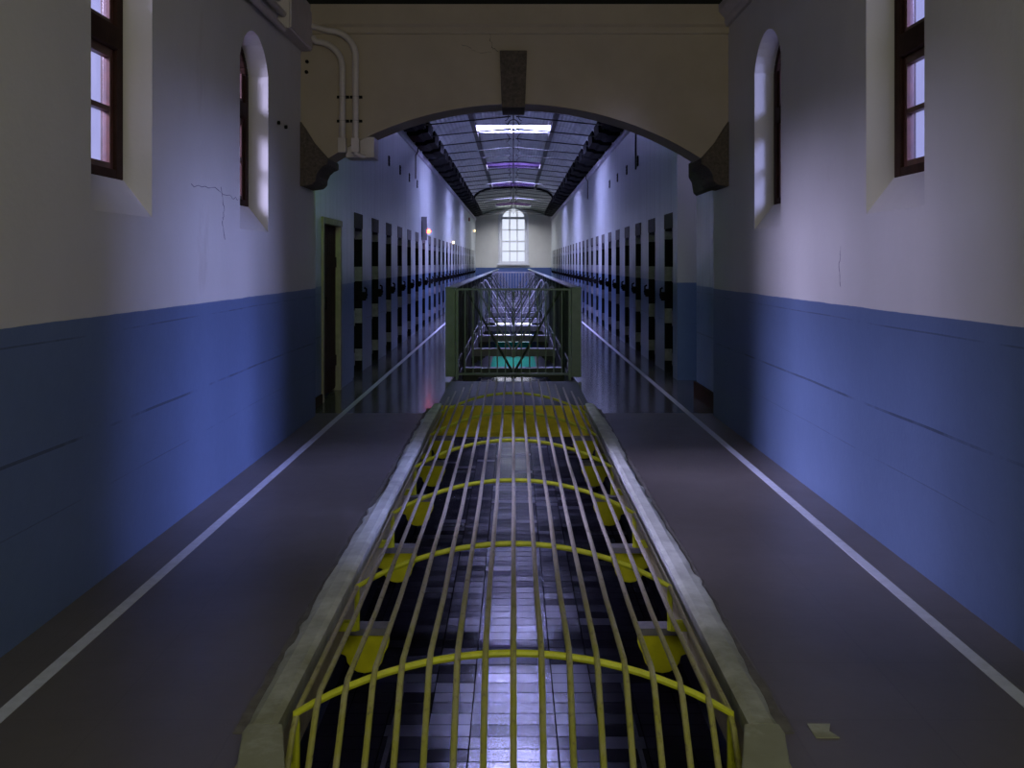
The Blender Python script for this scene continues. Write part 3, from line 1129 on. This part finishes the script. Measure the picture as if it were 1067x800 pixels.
# ------------------------------------------------------------------ railed void
RZ = 1.17
for sx, side in ((-1, 'left'), (1, 'right')):
    R = thing('void_railing', (sx * .81, V0, 0), 'long grey-green metal railing along the %s side of the stair void' % side, 'railing', None)
    O = (sx * .81, V0, 0)

    def pr(mb, nm, mat, **kw):
        o = mb.build(nm, mat, origin=O, **kw)
        o.parent = R
        o.location = (0, 0, 0)
        return o
    xa, xb = sx * .748, sx * .875
    pr(MB().box(sx * .742, sx * .88, V0 - .07, V3, RZ, RZ + .02), 'top_rail', M['green_metal'], bevel=.004)
    pl = MB().box(xa, xb, V0 - .07, V0 - .05, .035, RZ)
    pl.box(xa, xa + sx * .008, V0 - .05, V0 + .02, .035, RZ).box(xb - sx * .008, xb, V0 - .05, V0 + .02, .035, RZ)
    pr(pl, 'end_plate', M['green_metal'], bevel=.003)
    bl = MB()
    for z in (.30, .95):
        bl.tube([(sx * .81, V0 - .085, z), (sx * .81, V0 - .069, z)], .014, 8)
    pr(bl, 'bolt', M['green_metal'])
    pr(MB().box(sx * .775, sx * .845, V0 + .02, V3, .10, .12), 'bottom_rail', M['dark_green'])
    me = None
    ys = []
    y = V0 + .12
    while y < V3:
        ys.append(y); y += .125
    first = MB().box(-.009, .009, -.009, .009, .12, RZ)
    b0 = first.build('baluster', M['dark_green'])
    b0.parent = R
    b0.location = (0, .12, 0)
    for y in ys[1:100]:
        c = b0.copy(); C.objects.link(c); c.location = (0, y - V0, 0); c.parent = R
    rest = MB()
    for y in ys[100:]:
        rest.box(sx * .81 - .009, sx * .81 + .009, y - .009, y + .009, .12, RZ)
    o = pr(rest, 'baluster', M['dark_green']); o['kind'] = 'stuff'
    y = V0 + 1.6
    pp = MB().box(-.025, .025, -.025, .025, .0, RZ).build('post', M['green_metal'])
    pp.parent = R; pp.location = (0, 1.0, 0)
    for i in range(1, 24):
        c = pp.copy(); C.objects.link(c); c.location = (0, 1.0 + PITCH * i, 0); c.parent = R


def cross_railing(y, label, n, mat, matp, hw=.742):
    R = thing('end_railing', (0, y, 0), label, 'railing')

    def pr(mb, nm, m_):
        o = mb.build(nm, m_, bevel=.002); o.parent = R
        return o
    pr(MB().box(-hw, hw, -.02, .02, RZ - .02, RZ + .005), 'top_rail', matp)
    pr(MB().box(-hw, hw, -.015, .015, .06, .085), 'bottom_rail', matp)
    for s in (-1, 1):
        pr(MB().box(s * (hw - .035), s * hw, -.02, .02, .0, RZ - .02), 'post', matp)
    b0 = pr(MB().box(-.008, .008, -.008, .008, .085, RZ - .02), 'baluster', mat)
    b0.location = (-hw + .12, 0, 0)
    for i in range(1, n):
        c = b0.copy(); C.objects.link(c); c.parent = R
        c.location = (-hw + .12 + (2 * hw - .24) * i / (n - 1), 0, 0)


cross_railing(V0 - .06, 'grey-green barred railing across the near end of the stair void', 13, M['green_metal'], M['green_metal'])
cross_railing(V1 + .06, 'pale barred railing across the far end of the first void', 13, M['strut'], M['strut'])
cross_railing(V2 - .06, 'pale barred railing at the start of the second, farther void', 13, M['strut'], M['strut'])

# steel beams across the void, each with scalloped ends; bent struts leaning in to them
k = 0
for (a, b) in ((13.8, V1 - .5), (38.0, V3 - .5)):
    y = a
    while y < b:
        lab = ORD[k]
        t = thing('cross_beam', (0, y, 0), 'flat beam with scalloped ends across the void, %s beyond the railing' % lab, 'beam', 'beams across the void')
        o = MB().box(-HV + .02, HV - .02, -.10, .10, -.13, .0).build('beam', M['strut'] if k else M['dark_green'], bevel=.004); o.parent = t
        for s in (-1, 1):
            P = [(HV - .02, -.13), (.50, -.13), (.50, -.155), (.53, -.17), (.55, -.20), (.59, -.215), (.63, -.20), (.645, -.24), (.69, -.26), (HV - .02, -.26)]
            o = MB().prism([(s * u, v) for u, v in P], -.06, .06, 'y').build('scalloped_end', M['dark_green']); o.parent = t
        # struts
        t = thing('bent_strut', (0, y - .13, 0), 'bent pipe struts meeting in a V over the void, %s beyond the railing' % lab, 'strut', 'bent struts over the void')
        for s in (-1, 1):
            path = [(s * .715, 0, -.15), (s * .715, 0, 1.0)]
            for q in range(1, 8):
                a_ = math.pi * q / 8 * .82
                path.append((s * (.715 - .045 * (1 - math.cos(a_))), 0, 1.0 + .09 * math.sin(a_)))
            path += [(s * .03, 0, -.02), (s * .02, 0, -.14)]
            o = MB().tube(path, .017, 8).build('strut', M['strut_lit'] if k in (1, 2, 3) else M['dark_green'], smooth=True); o.parent = t  # struts by the first skylight take the lit colour, others the dark one
        k += 1
        y += 3.1

# ------------------------------------------------------------------ conduits and junction box near the arch
JB = (-1.90, 8.55, 3.69)
t = thing('junction_box', (WL, 8.45, 3.4), 'cream steel junction box high on the left wall beside the arch', 'junction box')
O = (WL, 8.45, 3.4)
o = MB().box(WL, WL + .10, 7.92, BY0 - .005, 3.44, 3.80).build('box', M['conduit'], origin=O, bevel=.006); o.parent = t; o.location = (0, 0, 0)
o = MB().box(WL + .10, WL + .112, 7.94, BY0 - .02, 3.455, 3.785).build('cover', M['conduit'], origin=O, bevel=.004); o.parent = t; o.location = (0, 0, 0)
for i, (xe, zt, lab, zrun) in enumerate(((-1.56, 3.47, 'inner of two cream conduits bending down the face of the arch', 3.50),
                                         (-1.44, 3.57, 'outer of two cream conduits bending down the face of the arch', 3.60))):
    yq = BY0 - .04
    path = [(WL + .113, yq, zt + .09), (xe - .24, yq, zt + .05)]
    for q in range(1, 8):
        a = math.pi / 2 * q / 8
        path.append((xe - .24 + .24 * math.sin(a), yq, zt + .05 - .24 * (1 - math.cos(a))))
    path += [(xe, yq, zt - .19), (xe, yq, 2.62)]
    c = thing('conduit', (xe, yq, 2.5), lab, 'conduit', 'conduits beside the arch')
    O = (xe, yq, 2.5)

    def pc(mb, nm, mt):
        o = mb.build(nm, mt, origin=O, smooth=True); o.parent = c; o.location = (0, 0, 0)
    pc(MB().tube(path, .029, 10), 'pipe', M['conduit'])
    pc(MB().box(xe - .035, xe + .035, yq - .035, BY0, 2.51, 2.64), 'coupling', M['conduit'])
    for z in (2.80, 3.02):
        pc(MB().box(xe - .055, xe + .055, yq + .018, BY0, z - .012, z + .012).ring((xe, yq, z), .024, .005, 'z', 14, 6), 'clamp', M['black'])
el = MB().tube([(-1.44, BY0 - .045, 2.53), (-1.44, BY0 - .045, 2.50), (-1.40, BY0 - .03, 2.48), (-1.36, BY0 - .005, 2.475)], .022, 10)
tag(el.build('conduit_elbow', M['conduit'], smooth=True), 'short cream elbow below the outer conduit, turning under the arch', 'conduit')
tag(MB().box(-1.54, -1.28, BY0 + .02, BY0 + .30, 2.47, 2.66).build('pull_box', M['conduit'], bevel=.005),
    'cream pull box set under the arch soffit behind the conduits', 'junction box')
for i, (x, z, r, lab) in enumerate(((WL + .0, 3.43, .028, 'inner, lower of the two cream pipes running along the left cornice'),
                                    (WL + .0, 3.555, .028, 'outer, upper of the two cream pipes running along the left cornice'))):
    tag(MB().tube([(x + .05, -5.8, z), (x + .05, 7.92, z)], r, 10).build('wall_pipe', M['conduit'], smooth=True), lab, 'pipe', 'pipes along the left cornice')

# ------------------------------------------------------------------ small things on the cell walls
ex = thing('hidden_green_lamp', (-1.35, BY1 + .03, 3.25), 'added green lamp hidden on the cell side of the arch, above the left doorway', 'lamp')  # unseen lamp added behind the arch to tint the left wall green
o = MB().box(-.2, .2, -.028, .03, -.09, .09).build('lamp_case', M['quoin']); o.parent = ex
o = MB().box(-.18, .18, .03, .045, -.075, .075).build('lamp_glass', M['green_lamp']); o.parent = ex
S = thing('flag_sign', (-WC, 21.9, 2.0), 'narrow white upright sign standing out from the left cell wall beside the red lamp', 'sign')
o = MB().box(.001, .13, -.02, .02, .02, .56).build('board', M['sign'], bevel=.004); o.parent = S
o = MB().box(0, .02, -.03, .03, .1, .46).build('wall_bracket', M['quoin']); o.parent = S
L = thing('alarm_lamp', (-WC, 22.6, 2.25), 'small glowing red alarm lamp on the left cell wall behind the white sign', 'lamp')
o = MB().tube([(0, 0, 0), (.06, 0, 0)], .05, 12).build('lamp_base', M['quoin']); o.parent = L
o = MB().ball((.10, 0, 0), .05).build('lamp_glass', M['red_lamp'], smooth=True); o.parent = L
for (sx, y, z, lab) in ((-1, 32.6, 2.2, 'small warm lamp low on the left cell wall between the doors'),
                        (-1, 50.5, 3.2, 'small warm lamp on the left cell wall near the end window'),
                        ):
    L = thing('wall_lamp', (sx * WC, y, z), lab, 'lamp')
    o = MB().box(0, -sx * .03, -.10, .10, -.05, .05).build('lamp_base', M['quoin']); o.parent = L
    o = MB().box(-sx * .03, -sx * .09, -.09, .09, -.04, .04).build('lamp_glass', M['warm_lamp'], bevel=.01); o.parent = L
o = MB().tube([(-WC, 45, 3.55), (-WC + .06, 45, 3.55)], .09, 14).build('alarm_bell', M['red'])
tag(o, 'small red alarm bell high on the left cell wall', 'bell')
for i, (sx, y, z0, z1, lab) in enumerate(((-1, 20.5, 3.30, 4.0, 'thin dark cable hanging down the left cell wall from the cornice'),
                                          (1, 16.4, 3.1, 4.0, 'thin dark cable hanging down the right cell wall, nearest to the arch'),
                                          (1, 27.0, 3.3, 4.0, 'thin dark cable hanging down the right cell wall, beyond the first skylight'))):
    xx = sx * (WC - .012)
    tag(MB().tube([(sx * (WC - .06), y, z1), (sx * (WC - .06), y, 3.88), (xx, y, 3.8), (xx, y, z0)], .012, 6).build('hanging_cable', M['purlin']), lab, 'cable')

# ------------------------------------------------------------------ cracks and fixings on the plaster
def crack(pts, lab, seed, axis):
    rnd = random.Random(seed)
    out = []
    for a, b in zip(pts, pts[1:]):
        for q in range(6):
            t_ = q / 6
            p_ = [a[i] * (1 - t_) + b[i] * t_ for i in range(3)]
            for i in range(3):
                if i != axis: p_[i] += rnd.uniform(-.010, .010)
            out.append(p_)
    out.append(list(pts[-1]))
    rs = [.0006 + .0022 * rnd.random() for _ in out]
    return MB().tube(out, rs, 5)


c = crack([(WL, 6.40, 2.0), (WL, 6.47, 1.86), (WL, 6.43, 1.78), (WL, 6.49, 1.66)], '', 1, 0)
tag(c.build('crack', M['crack']), 'thin vertical crack in the left wall between the two windows', 'crack')
c = crack([(WL, 5.80, 1.97), (WL, 6.2, 1.99), (WL, 6.6, 1.96), (WL, 6.8, 1.95)], '', 2, 0)
tag(c.build('crack', M['crack']), 'faint level crack in the left wall between the two windows', 'crack')
c = crack([(WR, 5.78, 1.60), (WR, 5.80, 1.48), (WR, 5.78, 1.36)], '', 3, 0)
tag(c.build('crack', M['crack']), 'short upright crack in the right wall just above the blue paint', 'crack')
c2 = crack([(-.22, BY0, 3.60), (-.20, BY0, 3.48), (-.14, BY0, 3.44)], '', 5, 1)
tag(c2.build('crack', M['black']), 'thin crack in the arch plaster running to the keystone', 'crack')
c = crack([(-.48, BY0, 3.50), (-.40, BY0, 3.475), (-.34, BY0, 3.43), (-.20, BY0, 3.435)], '', 6, 1)
tag(c.build('crack', M['curb_dark']), 'crumbled crack in the arch plaster left of the keystone', 'crack')
for p_, ax, lab in (((WL + .06, BY0 - .012, 3.345), 'y', 'small dark bolt on the arch face below the junction box, upper of two'),
                    ((WL + .055, BY0 - .012, 3.25), 'y', 'small dark bolt on the arch face below the junction box, lower of two'),
                    ((WL + .010, 7.93, 2.66), 'x', 'small dark plug in the left wall beside the far window, nearer of two'),
                    ((WL + .010, 8.18, 2.66), 'x', 'small dark plug in the left wall beside the far window, farther of two')):
    q = Vector(p_)
    dv = Vector((0, .012, 0)) if ax == 'y' else Vector((-.012, 0, 0))
    b = MB().tube([q - dv, q + dv * .99], .016, 8)
    tag(b.build('anchor_bolt', M['black']), lab, 'bolt', 'bolts and plugs near the junction box')
